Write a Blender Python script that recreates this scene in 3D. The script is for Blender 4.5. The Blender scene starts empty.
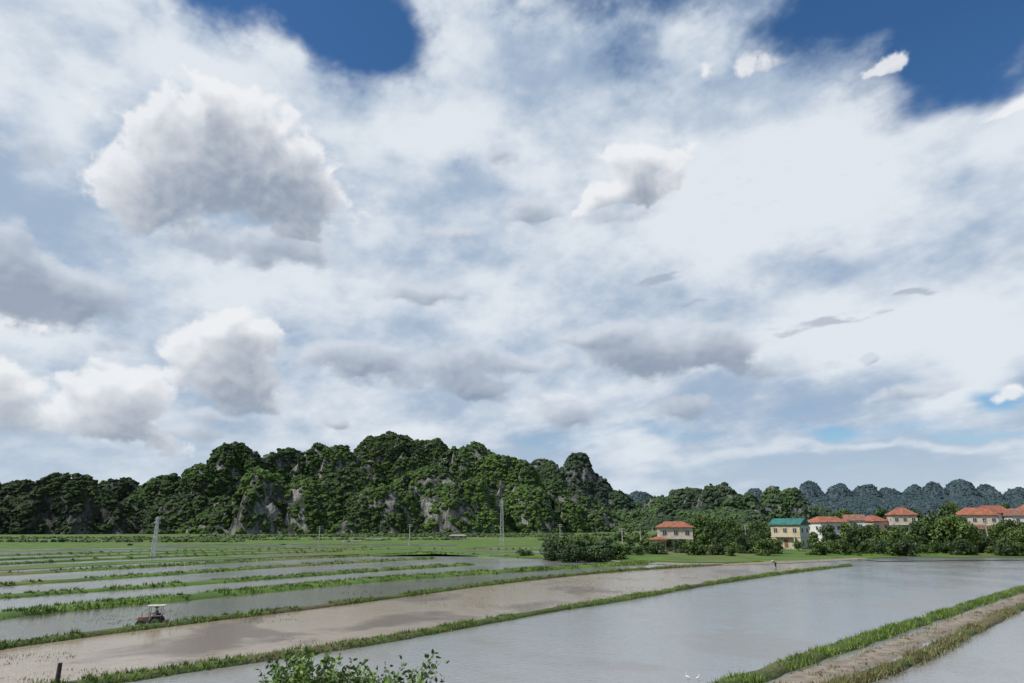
import bpy, bmesh, math, random
import numpy as np
from mathutils import Vector, Matrix
random.seed(7); rng=np.random.default_rng(7)
S=bpy.context.scene
R=math.radians

# ------------------------------------------------------------------ camera
PITCH=R(15.04); CH=7.0; F=683.0
cp,sp=math.cos(PITCH),math.sin(PITCH)
cam=bpy.data.cameras.new("camera"); cam.lens=24.0; cam.sensor_width=36.0; cam.clip_end=40000; cam.clip_start=0.1
camo=bpy.data.objects.new("camera",cam); S.collection.objects.link(camo)
camo.location=(0,0,CH); camo.rotation_euler=(math.pi/2+PITCH,0,0); S.camera=camo
S.view_settings.view_transform='Standard'; S.view_settings.look='None'; S.view_settings.exposure=0

# survey helpers: sight readings -> world coordinates
def G(x,y,h=CH):
    u=(x-512)/F; v=(y-341.5)/F; t=h/(v*cp-sp); return (t*u,t*(cp+v*sp))
def K(x,y,d):
    u=(x-512)/F; v=(y-341.5)/F; k=d/(cp+v*sp); return (k*u, CH+k*(sp-v*cp), k/F)   # X, Z, metres per unit
def AE(x,y):
    u=(x-512)/F; v=(y-341.5)/F; Y=cp+v*sp; Z=sp-v*cp
    return (math.degrees(math.atan2(u,Y)), math.degrees(math.atan2(Z,math.hypot(u,Y))))

# ------------------------------------------------------------------ numpy noise
def _h(ix,iy,s):
    n=(ix*374761393+iy*668265263+s*982451653)&0xffffffff
    n=((n^(n>>13))*1274126177)&0xffffffff
    return ((n^(n>>16))&0xffff)/65535.0
def vn(x,y,s=0):
    x=np.asarray(x,dtype=float); y=np.asarray(y,dtype=float)
    ix=np.floor(x).astype(np.int64); iy=np.floor(y).astype(np.int64)
    fx=x-ix; fy=y-iy; fx=fx*fx*(3-2*fx); fy=fy*fy*(3-2*fy)
    a=_h(ix,iy,s);b=_h(ix+1,iy,s);c=_h(ix,iy+1,s);d=_h(ix+1,iy+1,s)
    return (a*(1-fx)+b*fx)*(1-fy)+(c*(1-fx)+d*fx)*fy
def fbm(x,y,s=0,o=4,g=.5):
    t=0;a=.5;n=0; x=np.asarray(x,float)+31.7; y=np.asarray(y,float)+12.9
    for i in range(o):
        t=t+a*vn(x,y,s+i); n+=a; a*=g
        x,y=(x*1.62-y*1.18)+5.3,(x*1.18+y*1.62)-2.7
    return t/n
def billow(x,y,s=0,o=4,g=.5):
    t=0;a=.5;n=0; x=np.asarray(x,float)+3.7; y=np.asarray(y,float)+8.9
    for i in range(o):
        t=t+a*np.abs(2*vn(x,y,s+i)-1); n+=a; a*=g
        x,y=(x*1.62-y*1.18)+5.3,(x*1.18+y*1.62)-2.7
    return t/n
def sstep(x,a,b):
    q=np.clip((x-a)/(b-a),0,1); return q*q*(3-2*q)

# ------------------------------------------------------------------ mesh helpers
def link(o): S.collection.objects.link(o); return o
def mesh_np(name,V,Fc,mats,attr=None,fm=None,smooth=False):
    me=bpy.data.meshes.new(name); V=np.asarray(V,dtype=np.float32); Fc=np.asarray(Fc,dtype=np.int32)
    m,k=Fc.shape
    me.vertices.add(len(V)); me.vertices.foreach_set('co',V.ravel())
    me.loops.add(m*k); me.loops.foreach_set('vertex_index',Fc.ravel())
    me.polygons.add(m); me.polygons.foreach_set('loop_start',np.arange(0,m*k,k,dtype=np.int32))
    try: me.polygons.foreach_set('loop_total',np.full(m,k,dtype=np.int32))
    except Exception: pass
    for mt in mats: me.materials.append(mt)
    if fm is not None: me.polygons.foreach_set('material_index',np.asarray(fm,dtype=np.int32))
    me.polygons.foreach_set('use_smooth',np.full(m,smooth,dtype=bool))
    me.update(calc_edges=True)
    if attr is not None:
        a=me.attributes.new('tone','FLOAT','FACE'); a.data.foreach_set('value',np.asarray(attr,dtype=np.float32))
    return me
def obj_np(name,*a,**k): return link(bpy.data.objects.new(name,mesh_np(name,*a,**k)))

# ------------------------------------------------------------------ materials
class NT:
    def __init__(s,nt): s.nt=nt
    def node(s,t,**k):
        n=s.nt.nodes.new(t)
        for a,b in k.items(): setattr(n,a,b)
        return n
    def put(s,inp,v):
        if isinstance(v,bpy.types.NodeSocket): s.nt.links.new(v,inp)
        else: inp.default_value=v
    def m(s,op,a,b=None,c=None,clamp=False):
        n=s.node('ShaderNodeMath',operation=op,use_clamp=clamp)
        s.put(n.inputs[0],a)
        if b is not None: s.put(n.inputs[1],b)
        if c is not None: s.put(n.inputs[2],c)
        return n.outputs[0]
    def v(s,op,a,b=None,c=None):
        n=s.node('ShaderNodeVectorMath',operation=op)
        s.put(n.inputs[0],a)
        if b is not None:
            if op=='SCALE': s.put(n.inputs['Scale'],b)
            else: s.put(n.inputs[1],b)
        if c is not None: s.put(n.inputs[2],c)
        return n.outputs['Value'] if op in('LENGTH','DOT_PRODUCT','DISTANCE') else n.outputs[0]
    def noise(s,vec,scale,detail=4,rough=.55,dist=0,out=0):
        n=s.node('ShaderNodeTexNoise'); n.noise_dimensions='3D'
        if vec is not None: s.put(n.inputs['Vector'],vec)
        n.inputs['Scale'].default_value=scale; n.inputs['Detail'].default_value=detail
        n.inputs['Roughness'].default_value=rough; n.inputs['Distortion'].default_value=dist
        return n.outputs[out]
    def ss(s,x,a,b,lo=0.,hi=1.,t='SMOOTHSTEP'):
        n=s.node('ShaderNodeMapRange',interpolation_type=t,clamp=True)
        s.put(n.inputs[0],x); n.inputs[1].default_value=a; n.inputs[2].default_value=b
        s.put(n.inputs[3],lo); s.put(n.inputs[4],hi); return n.outputs[0]
    def mix(s,f,a,b):
        n=s.node('ShaderNodeMix',data_type='RGBA'); s.put(n.inputs[0],f)
        for i,c in((6,a),(7,b)):
            if isinstance(c,bpy.types.NodeSocket): s.put(n.inputs[i],c)
            else: n.inputs[i].default_value=(*c,1)
        return n.outputs[2]
def mat(name):
    m=bpy.data.materials.new(name); m.use_nodes=True; t=NT(m.node_tree); b=m.node_tree.nodes['Principled BSDF']
    b.inputs['Specular IOR Level'].default_value=.3
    return m,t,b
def pos(t): return t.node('ShaderNodeNewGeometry').outputs['Position']
def bump(t,b,h,strength,dist):
    n=t.node('ShaderNodeBump'); n.inputs['Strength'].default_value=strength; n.inputs['Distance'].default_value=dist
    t.put(n.inputs['Height'],h); t.put(b.inputs['Normal'],n.outputs[0])
def simple(name,col,rough=.7,var=.15,scale=3,metal=0,bmp=0):
    m,t,b=mat(name); b.inputs['Roughness'].default_value=rough; b.inputs['Metallic'].default_value=metal
    n=t.noise(pos(t),scale,3,.6); f=t.ss(n,.3,.7)
    t.put(b.inputs['Base Color'],t.mix(f,tuple(c*(1-var) for c in col),tuple(min(1,c*(1+var)) for c in col)))
    if bmp: bump(t,b,n,bmp,.05)
    return m
def leafmat(name,dark,light,rough=.6,scale=.05,trans=0):
    m,t,b=mat(name); b.inputs['Roughness'].default_value=rough
    a=t.node('ShaderNodeAttribute',attribute_name='tone').outputs['Fac']
    n=t.noise(pos(t),scale,3,.6)
    f=t.m('ADD',t.m('MULTIPLY',a,.55),t.m('MULTIPLY',t.ss(n,.38,.62),.45))
    t.put(b.inputs['Base Color'],t.mix(f,dark,light))
    return m

# ------------------------------------------------------------------ sky
W=bpy.data.worlds.new("World"); S.world=W; W.use_nodes=True
t=NT(W.node_tree); W.node_tree.nodes.clear()
SUN_EL=R(50); SUN=Vector((-.94,-.34,0)).normalized()*math.cos(SUN_EL)+Vector((0,0,math.sin(SUN_EL)))
sky=t.node('ShaderNodeTexSky',sky_type='NISHITA'); sky.sun_disc=False; sky.sun_elevation=SUN_EL
sky.sun_rotation=math.atan2(SUN.x,SUN.y); sky.air_density=1.0; sky.dust_density=.3; sky.ozone_density=3.0
dirv=t.node('ShaderNodeTexCoord').outputs['Generated']
hs_=t.node('ShaderNodeHueSaturation'); hs_.inputs['Saturation'].default_value=1.24; hs_.inputs['Hue'].default_value=.502; t.put(hs_.inputs['Color'],sky.outputs[0])
sx=t.node('ShaderNodeSeparateXYZ'); t.put(sx.inputs[0],dirv)
wn=t.noise(t.v('MULTIPLY',dirv,(1,1,2)),2.2,3,.6)
wc=t.m('MULTIPLY',t.ss(wn,.38,.62),t.ss(sx.outputs[1],.35,.05))
b1=t.node('ShaderNodeBackground'); t.put(b1.inputs[0],hs_.outputs[0]); b1.inputs[1].default_value=.105
b2=t.node('ShaderNodeBackground'); b2.inputs[0].default_value=(.60,.66,.72,1); b2.inputs[1].default_value=1.0
mx=t.node('ShaderNodeMixShader'); t.put(mx.inputs[0],wc); t.put(mx.inputs[1],b1.outputs[0]); t.put(mx.inputs[2],b2.outputs[0])
wo=t.node('ShaderNodeOutputWorld'); t.put(wo.inputs[0],mx.outputs[0])
sl=bpy.data.lights.new("sun",'SUN'); sl.energy=5.0; sl.angle=R(.5); sl.color=(1,.95,.87)
so=link(bpy.data.objects.new("sun",sl)); so.rotation_euler=(-SUN).to_track_quat('-Z','Y').to_euler()

# cloud deck: a far dome sector carrying cloud cover and cloud brightness
az=np.linspace(-62,62,1360); el=np.linspace(-1.5,57,700); dE=el[1]-el[0]; dA=az[1]-az[0]
A,E=np.meshgrid(az,el)
def fld(L,A,E,inner=.15,outer=1.3):
    acc=np.zeros_like(A)
    for (x,y,rx,ry,w) in L:
        a0,e0=AE(x,y); ra=abs(AE(x+rx,y)[0]-AE(x-rx,y)[0])/2; re=abs(AE(x,y-ry)[1]-AE(x,y+ry)[1])/2
        d=np.hypot((A-a0)/ra,(E-e0)/re); acc+=w*(1-sstep(d,inner,outer))
    return acc
def wrp(amps,s):
    a=A.copy(); e=E.copy()
    for i,(sz,am,o) in enumerate(amps):
        a+=(fbm(A/sz,E*1.3/sz,s+20*i,o)-.5)*2*am; e+=(fbm(A/sz+40,E*1.3/sz,s+20*i+7,o)-.5)*2*am*.6
    return a,e
dz=np.sin(np.radians(E)); dx=np.sin(np.radians(A))*np.cos(np.radians(E)); dy=np.cos(np.radians(A))*np.cos(np.radians(E))
zz=np.maximum(dz,0)+.13; PX=dx/zz; PY=dy/zz
streak=fbm(PX*1.5+PY*.5,PY*.9,101,8,.60)
fine=fbm(A/8,E*1.7/8,131,8,.60)
med=fbm(A/20+3,E*1.6/20,151,6,.55)
aw,ew=wrp([(16,3.2,4),(5,1.6,4)],200)
HOLES=[(265,-18,165,56,1.45),(385,28,72,46,1.2),(560,-20,90,46,.95),(690,-10,80,32,.5),(955,45,180,70,1.5),(850,5,110,54,1.2),(1010,20,110,78,.8),
       (950,108,120,20,.5),(812,429,44,10,1.05),(990,386,46,14,1.1),(605,434,110,12,.6),(900,420,80,9,.5),(660,60,110,50,.3),(770,30,80,50,.35),(1000,420,80,8,.5),(60,-15,90,24,.3)]
hole=fld(HOLES,aw,ew,.0,1.5)
hi=sstep(E,24,36)
v=1.22-.10*hi+(streak-.5)*(1.3+1.3*hi)+(fine-.5)*(1.0+.6*hi)-hole*1.1
veil=sstep(v,.0,1.05)*.975
BR=[(420,150,170,60,.35),(780,200,240,60,.22),(40,90,130,60,.30),(300,300,140,40,.25),(480,300,160,35,.22),(900,437,170,6,.5),(620,260,140,40,.15),(720,452,140,6,.3),(150,60,120,40,.25),(230,75,90,22,.3),(500,440,120,14,.2),(350,440,120,12,.2)]
DK=[(700,300,140,25,.10),(30,190,90,30,.35),(850,385,220,28,.25),(560,80,150,35,.30),(150,455,220,14,.10),(800,472,280,8,.25),(930,200,110,40,.10),(0,140,60,60,.3),(470,200,60,30,.15),(720,100,120,30,.15)]
br=.45+fld(BR,aw,ew)-fld(DK,aw,ew)+(fine-.5)*1.8+(streak-.5)*1.4+(med-.5)*1.0
def lerp(f,a,b): f=f[...,None]; return np.array(a)*(1-f)+np.array(b)*f if not isinstance(a,np.ndarray) else a*(1-f)+(b if isinstance(b,np.ndarray) else np.array(b))*f
col=lerp(sstep(br,.0,1.05),(.36,.465,.61),(.76,.81,.865))
col=lerp((1-sstep(E,0,9))*.6,col,(.58,.67,.76))
def shifted(D,da,de):
    return np.roll(np.roll(D,-int(round(de/dE)),0),-int(round(da/dA)),1)
def shade(D,step,n,c,sa=-.5):
    T=np.zeros_like(D)
    for k in range(1,n+1): T+=np.maximum(shifted(D,sa*step*k,step*k),0)*step
    return np.exp(-c*T)
# soft grey scud
GREY=[(40,285,125,42,1.3),(-30,240,90,45,1.05),(420,368,100,30,1.15),(330,352,70,18,.85),(425,290,62,15,1.05),(445,232,40,11,.95),
      (540,208,50,17,.85),(640,345,85,32,1.2),(725,345,48,24,1.1),(560,405,60,24,1.15),(480,392,38,14,1.1),(340,418,22,10,1.2),(790,365,60,14,1.0),
      (868,355,22,9,1.15),(675,408,40,17,.95),(822,250,25,9,.9),(510,158,30,12,.8),(110,343,40,9,.8),(170,432,130,14,.75),(950,385,60,12,.6),(540,362,40,12,.75),
      (245,238,130,26,.9),(610,215,55,16,.75),(1010,250,50,14,.6),(15,150,70,26,.7),(600,470,60,8,.4),(590,330,30,12,.8),(905,395,50,10,.6),(250,415,80,12,.8)]
ag,eg=wrp([(8,1.6,4),(2.6,.8,4)],300)
gn=fbm(A/4.2,E*1.6/4.2,320,8,.60); gb=billow(A/4,E*1.3/4,340,6,.55)
genv=fld(GREY,ag,eg,.0,1.4)
g=genv-.38+(gn-.5)*1.6-(gb-.35)*.5
ga=sstep(g,-.06,.42)*.85*sstep(genv,.05,.3)
gl=shade(g,.3,10,.9)
gemb=(g-shifted(g,-.35,.45))
gcol=lerp(np.clip(gl*.9+gemb*.5,0,1),(.26,.315,.41),(.64,.695,.77))
col=lerp(ga,col,gcol)
STK=[(838,320,72,4.5,1.),(925,295,36,3,1.),(655,272,34,5,1.),(700,294,30,3,.7),(785,332,40,3,.8)]
s1=fld(STK,A+(fbm(A/4,E/2,402,4)-.5)*3,E-(A-25)*.06+(fbm(A/3,E,401,4)-.5)*1.1,.0,1.5)
col=lerp(sstep(s1+(fbm(A/1.4,E*3,405,5)-.5)*1.2,.25,.95)*.6,col,(.33,.385,.475))
# cumulus
CUM=[(215,140,130,64,1.2),(295,195,85,50,1.0),(155,200,90,50,1.0),(235,105,65,32,.5),(110,392,66,40,1.3),(5,385,46,44,1.25),(225,352,80,48,1.25),
     (270,392,80,30,.75),(650,172,64,36,1.2),(605,200,46,24,.95),(876,66,46,16,.85),(1014,401,42,14,.9),(1010,105,56,14,.7),
     (740,66,64,16,.5),(60,425,95,22,.7),(25,330,55,20,.6),(160,440,70,18,.6),(250,322,50,20,.6)]
ac,ec=wrp([(7,1.7,4),(2.4,.8,4),(.9,.32,4)],500)
cb=billow(ac/3.8,ec*1.1/3.8,520,7,.57); cn=fbm(A/3.4,E*1.2/3.4,540,8,.60)
cenv=fld(CUM,ac,ec,.1,1.35)
c=cenv-.44-(cb-.33)*1.0+(cn-.5)*1.05
ca=sstep(c,-.07,.27)*sstep(cenv,.08,.35)
cl=shade(c,.3,16,.55)
cemb=(c-shifted(c,-.4,.55))
ccol=lerp(np.clip(cl*1.02+cemb*.46,0,1),(.305,.355,.435),(.89,.90,.915))
col=lerp(ca*.88,col,ccol)
cover=np.maximum(veil,np.maximum(ca*.88,ga*.9*sstep(v,-.2,.5)))
edge=sstep(62-np.abs(A),0,8)*sstep(57-E,0,6)
cover=cover*edge
RD=12000.
V=np.stack([dx*RD,dy*RD,dz*RD],2).reshape(-1,3); nx=len(az); ny=len(el)
i=(np.arange(ny-1)[:,None]*nx+np.arange(nx-1)[None,:]).ravel()
sm=bpy.data.materials.new("cloud_deck"); sm.use_nodes=True; sm.node_tree.nodes.clear(); t=NT(sm.node_tree)
ca_=t.node('ShaderNodeAttribute',attribute_name='cloud_colour'); cv_=t.node('ShaderNodeAttribute',attribute_name='cover')
em=t.node('ShaderNodeEmission'); t.put(em.inputs[0],ca_.outputs['Color']); tr=t.node('ShaderNodeBsdfTransparent'); ms=t.node('ShaderNodeMixShader')
t.put(ms.inputs[0],cv_.outputs['Fac']); t.put(ms.inputs[1],tr.outputs[0]); t.put(ms.inputs[2],em.outputs[0]); oo=t.node('ShaderNodeOutputMaterial'); t.put(oo.inputs[0],ms.outputs[0])
sm.cycles.emission_sampling='NONE'
so_=obj_np("sky",V,np.stack([i,i+nx,i+nx+1,i+1],1),[sm],smooth=True); me=so_.data
a_=me.attributes.new('cloud_colour','FLOAT_COLOR','POINT'); cc=np.concatenate([col.reshape(-1,3),np.ones((nx*ny,1))],1); a_.data.foreach_set('color',cc.astype(np.float32).ravel())
a_=me.attributes.new('cover','FLOAT','POINT'); a_.data.foreach_set('value',cover.astype(np.float32).ravel())

# ------------------------------------------------------------------ ground and water
def grassmat(name,c1,c2,c3,sc=.15):
    m,t,b=mat(name); b.inputs['Roughness'].default_value=.85; p=pos(t)
    n=t.noise(p,sc,5,.65); n2=t.noise(t.v('MULTIPLY',p,(1,.6,1)),sc*.2,3,.5); n3=t.noise(p,6,2,.6)
    c=t.mix(t.ss(n,.35,.65),c1,c2); c=t.mix(t.ss(n2,.50,.64),c,c3)
    c=t.mix(t.m('MULTIPLY',t.ss(n3,.35,.7),.35),c,tuple(k*.5 for k in c1))
    t.put(b.inputs['Base Color'],c); bump(t,b,n3,.8,.15); return m
M_grass=grassmat("grass_field",(.05,.10,.014),(.10,.175,.026),(.125,.135,.05))
M_bund=grassmat("bund_grass",(.05,.075,.018),(.09,.125,.03),(.12,.10,.055),.5)
M_mud=simple("mud_path",(.20,.17,.135),.9,.3,1.5,bmp=.6)
def disk(name,r,z,m,n=96):
    V=[(0,0,z)]+[(r*math.cos(a),r*math.sin(a),z) for a in np.linspace(0,2*math.pi,n,endpoint=False)]
    return obj_np(name,V,[(0,1+i,1+(i+1)%n) for i in range(n)],[m])
disk("ground",16000,-.25,M_grass)

def watermat(name,c1,c2,patch=.6,rough=.07):
    m,t,b=mat(name); p=pos(t)
    n=t.noise(t.v('MULTIPLY',p,(1,.8,1)),.09,4,.55,.6); n2=t.noise(p,.7,4,.6)
    f=t.m('MULTIPLY',t.ss(t.m('ADD',n,t.m('MULTIPLY',n2,.12)),.56,.68),patch)
    t.put(b.inputs['Base Color'],t.mix(f,c1,c2))
    b.inputs['IOR'].default_value=1.333; b.inputs['Specular IOR Level'].default_value=.5
    t.put(b.inputs['Roughness'],t.ss(n,.35,.7,rough,rough+.12))
    w=t.noise(t.v('MULTIPLY',p,(1.6,3.2,1)),1.6,3,.6); w2=t.noise(p,.5,2,.5)
    bump(t,b,t.m('ADD',w,t.m('MULTIPLY',w2,.6)),.35,.06); return m
M_w1=watermat("paddy_water_grey",(.225,.235,.235),(.18,.16,.135),.5)
M_w2=watermat("paddy_water_muddy",(.29,.235,.175),(.12,.085,.055),.95)
M_w3=watermat("paddy_water_dark",(.11,.11,.085),(.07,.065,.04),.7,.05)
def poly(name,pts,z,m):
    me=bpy.data.meshes.new(name); bm=bmesh.new()
    f=bm.faces.new([bm.verts.new((x,y,z)) for x,y in pts]); bmesh.ops.triangulate(bm,faces=[f]); bm.normal_update()
    for f in bm.faces:
        if f.normal.z<0: f.normal_flip()
    bm.to_mesh(me); bm.free(); me.materials.append(m); return link(bpy.data.objects.new(name,me))
poly("paddy_water",[(-330,12),(90,12),(200,60),(260,185),(40,205),(-330,205)],0,M_w1)
LA=[G(*q) for q in [(60,690),(105,683),(240,663),(330,650),(420,635),(530,615),(640,597),(720,583),(790,573),(850,566)]]
LA=[(-27,25)]+LA
LC=[G(*q) for q in [(-60,656),(0,648),(150,628),(300,610),(400,597),(480,586),(560,577),(640,570),(760,563)]]; LC=[(-52,20)]+LC
LD=[G(*q) for q in [(-60,625),(0,617),(100,606),(200,597),(370,581),(520,571),(650,563)]]
LE=[G(*q) for q in [(-60,604),(0,598),(100,591),(200,584),(350,573),(470,565)]]
LF=[G(*q) for q in [(-60,590),(0,586),(150,576),(300,566),(430,559)]]
LG=[G(*q) for q in [(-60,578),(0,575),(150,567),(300,559),(430,554)]]
LB1=[G(*q) for q in [(715,700),(770,675),(850,647),(940,617),(1024,590),(1110,566)]]; LB1=[(7.5,22)]+LB1
LB2=[G(*q) for q in [(825,700),(915,662),(1030,605),(1120,574)]]; LB2=[(11.5,22)]+LB2
poly("muddy_paddy",LA+LC[::-1],.004,M_w2)
poly("dark_paddy",LC[:-1]+LD[::-1],.008,M_w3)

def resample(pts,step):
    pts=np.array(pts,float); out=[]
    for i in range(len(pts)-1):
        p0=pts[max(i-1,0)];p1=pts[i];p2=pts[i+1];p3=pts[min(i+2,len(pts)-1)]
        n=max(2,int(np.linalg.norm(p2-p1)/step))
        for k in range(n):
            s=k/n; out.append(.5*((2*p1)+(-p0+p2)*s+(2*p0-5*p1+4*p2-p3)*s*s+(-p0+3*p1-3*p2+p3)*s**3))
    out.append(pts[-1]); return np.array(out)
def ribbon(name,pts,w,h,m,step=.6,seed=0,z0=-.1,flat=False):
    P=resample(pts,step); T=np.gradient(P,axis=0); T/=np.linalg.norm(T,axis=1)[:,None]; Nn=np.stack([T[:,1],-T[:,0]],1)
    prof=[(-1.,0),(-.82,.55),(-.55,.9),(0,1),(.55,.9),(.82,.55),(1.,0)]; V=[]
    n=len(P); dl=np.arange(n)*step
    for k,(o,z) in enumerate(prof):
        wob=(fbm(dl/2.2,np.full(n,(o>0)*7.),seed,4)-.5)*.9+(fbm(dl/14,np.full(n,(o>0)*3.),seed+5,2)-.5)*.9
        q=P+Nn*(o*w/2*(1+wob*(abs(o)>.1)))[:,None]
        zz=np.full(n,h) if flat else z0+(h-z0)*z*(.8+.5*fbm(dl/1.5,np.full(n,k*1.7),seed+9,3))
        V.append(np.column_stack([q,zz]))
    V=np.stack(V,1).reshape(-1,3); k=len(prof)
    i=np.arange(n-1)[:,None]*k+np.arange(k-1)[None,:]; i=i.ravel()
    return obj_np(name,V,np.stack([i,i+k,i+k+1,i+1],1),[m],smooth=True),P,Nn
M_blade=leafmat("grass_blades",(.045,.085,.01),(.16,.245,.04),scale=.3)
M_blade_dry=leafmat("dry_grass_blades",(.10,.085,.04),(.20,.19,.08),scale=.4)
def blades(name,C,hmin,hmax,m,wd=.03,per=4,spread=.12):
    C=np.repeat(np.asarray(C),per,axis=0); n=len(C)
    C=C+np.column_stack([rng.normal(0,spread,n),rng.normal(0,spread,n),np.zeros(n)])
    a=rng.uniform(0,2*math.pi,n); h=rng.uniform(hmin,hmax,n)*(.35+1.3*fbm(C[:,0]/1.5,C[:,1]/1.5,77,3)); ln=rng.normal(0,.35,(n,2))*h[:,None]
    d=np.column_stack([np.cos(a),np.sin(a),np.zeros(n)])*(wd*rng.uniform(.6,1.4,n))[:,None]
    tip=C+np.column_stack([ln,h])
    V=np.stack([C-d,C+d,tip],1).reshape(-1,3)
    return obj_np(name,V,np.arange(3*n).reshape(-1,3),[m],attr=rng.uniform(0,1,n))
def bund(pts,w,h,m,dens,bh,bm_=M_blade,seed=0,step=.6,wd=.03):
    o,P,Nn=ribbon("grassy_bund",pts,w,h,m,step,seed)
    L=len(P)*step; n=int(L*w*dens); i=rng.integers(0,len(P),n); s=rng.uniform(-1,1,n); s=np.sign(s)*np.abs(s)**.8
    dens_m=fbm(P[i,0]/2.2,P[i,1]/2.2,seed+3,3); keep=dens_m>.40; i=i[keep]; s=s[keep]; dm=dens_m[keep]
    q=P[i]+Nn[i]*(s*w*.52)[:,None]; z=h*(1-np.abs(s)**2.5)*.85
    blades("bund_grass",np.column_stack([q,z]),bh*.3,bh*1.15,bm_,wd)
bund(LA,1.15,.26,M_bund,30,.30,seed=1)
bund(LC,1.2,.24,M_bund,16,.30,seed=2,wd=.05)
bund(LD,4.6,.30,M_grass,6,.36,seed=3,wd=.07)
bund(LE,3.2,.28,M_grass,4,.36,seed=4,wd=.08,step=1)
bund(LF,3.,.28,M_grass,3,.36,seed=5,wd=.1,step=1)
bund(LG,4.5,.28,M_grass,2,.36,seed=6,wd=.1,step=1)
bund(LB1,1.2,.28,M_bund,36,.28,seed=7,step=.4)
ribbon("dirt_path",[((a[0]+b[0])/2,(a[1]+b[1])/2) for a,b in zip([LB1[0],LB1[1],LB1[3],LB1[5],LB1[6]],LB2)],2.0,.12,M_mud,.4,11)
bund(LB2,1.0,.26,M_bund,34,.27,bm_=M_blade_dry,seed=8,step=.4)
PP=resample([((a[0]+b[0])/2,(a[1]+b[1])/2) for a,b in zip([LB1[0],LB1[1],LB1[3],LB1[5],LB1[6]],LB2)],.4)
ii=rng.integers(0,len(PP),1800); q=PP[ii]+rng.normal(0,.75,(1800,2)); kk=fbm(q[:,0]/.9,q[:,1]/.9,91,3)>.53
blades("path_grass",np.column_stack([q[kk],np.full(kk.sum(),.1)]),.06,.2,M_blade_dry,.03)
def weeds(pa,pb,n,thr,seed):
    a=resample(pa,1.); b=resample(pb,1.); u=rng.uniform(0,1,n); f=rng.uniform(.08,.92,n)[:,None]
    q=a[(u*(len(a)-1)).astype(int)]*(1-f)+b[(u*(len(b)-1)).astype(int)]*f
    k=fbm(q[:,0]/7,q[:,1]/5,seed,4)>thr; q=q[k]; blades("rice_stubble",np.column_stack([q,np.full(len(q),-.02)]),.04,.14,M_blade_dry,.025,3,.15)
weeds(LA,LC,9000,.60,611); weeds(LC[:-1],LD,6000,.58,612)
land=[(-420,125),(-160,108)]+[G(*q) for q in [(0,571),(150,563),(300,556.5),(420,552.5),(480,556.5),(560,560),(600,561),(700,563),(790,562),(850,560.5),(900,557)]]+[(150,150),(420,150),(600,900),(-600,900)]
poly("farmland",land,.06,M_grass)
WS=[([(-40,570),(0,567),(150,560),(330,553)],5.5),([(-40,565),(0,562.5),(150,556.5),(340,551)],6),([(-40,560),(0,558),(150,553.2),(350,549)],8),([(-40,556),(0,554.2),(180,550.2),(380,547.3)],9),
    ([(-40,551.5),(0,550.6),(160,548),(330,546.2)],11),([(360,555),(440,553.8),(500,555.5)],5),([(380,551.3),(470,551),(570,554)],7),([(420,549),(520,548.6),(600,550)],9),([(150,546),(300,544.8),(460,545.5)],14)]
for i,(L,w) in enumerate(WS):
    ribbon("flooded_strip",[G(*q) for q in L],w,.075+.004*i,M_w1,2,30+i,flat=True)
ribbon("flooded_strip",[G(870,561),G(960,560),G(1060,560)],7,.12,M_w1,2,40,flat=True)
ribbon("bare_soil_strip",[G(600,561),G(700,565),G(800,562),G(860,559)],5,.2,M_mud,2,41,z0=.04)
for i,L in enumerate([[(-40,567.5),(150,558.3),(340,552)],[(-40,562.5),(150,554.8),(345,550)],[(-40,558),(200,551.2),(365,548.2)],[(300,551),(420,549.9),(540,550)],[(860,556),(960,555),(1080,555)],[(420,553),(520,558),(620,559)]]):
    bund([G(*q) for q in L],2.2,.35,M_grass,2.2,.4,seed=50+i,step=2,wd=.12)

# ------------------------------------------------------------------ hills
ico=bmesh.new(); bmesh.ops.create_icosphere(ico,subdivisions=1,radius=1)
bmesh.ops.subdivide_edges(ico,edges=ico.edges[:],cuts=1,use_grid_fill=True)
for v_ in ico.verts: v_.co.normalize()
bmesh.ops.triangulate(ico,faces=ico.faces[:]); ico.verts.index_update()
IV=np.array([v_.co[:] for v_ in ico.verts]); IF=np.array([[v_.index for v_ in f.verts] for f in ico.faces]); ico.free()
def clumps(C,r,rs=.8,jit=.42):
    n=len(C); a=rng.uniform(0,2*math.pi,n)[:,None]; J=1+rng.uniform(-jit,jit*.8,(n,len(IV)))
    x=IV[None,:,0]*J; y=IV[None,:,1]*J; z=IV[None,:,2]*J*rs
    X=x*np.cos(a)-y*np.sin(a); Y=x*np.sin(a)+y*np.cos(a)
    V=np.stack([X,Y,z],2)*r[:,None,None]+C[:,None,:]
    Fc=(IF[None]+np.arange(n)[:,None,None]*len(IV)).reshape(-1,3)
    tone=np.clip(rng.uniform(0,1,n)[:,None]*.7+rng.uniform(0,.3,(n,len(IF))),0,1).ravel()
    return V.reshape(-1,3),Fc,tone
HZ=(.085,.135,.18)  # aerial haze tint, blended into the hills' rock and forest base colours
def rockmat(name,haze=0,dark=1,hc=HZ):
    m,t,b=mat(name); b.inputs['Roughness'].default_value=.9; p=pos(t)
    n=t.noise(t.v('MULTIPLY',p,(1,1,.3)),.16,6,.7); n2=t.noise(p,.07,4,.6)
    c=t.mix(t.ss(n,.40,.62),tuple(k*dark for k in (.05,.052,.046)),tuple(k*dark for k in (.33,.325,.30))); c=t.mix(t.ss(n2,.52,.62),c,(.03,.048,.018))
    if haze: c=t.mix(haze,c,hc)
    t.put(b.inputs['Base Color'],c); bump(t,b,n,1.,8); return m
def hmix(c,h,hc): return tuple(a*(1-h)+b*h for a,b in zip(c,hc))
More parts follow.
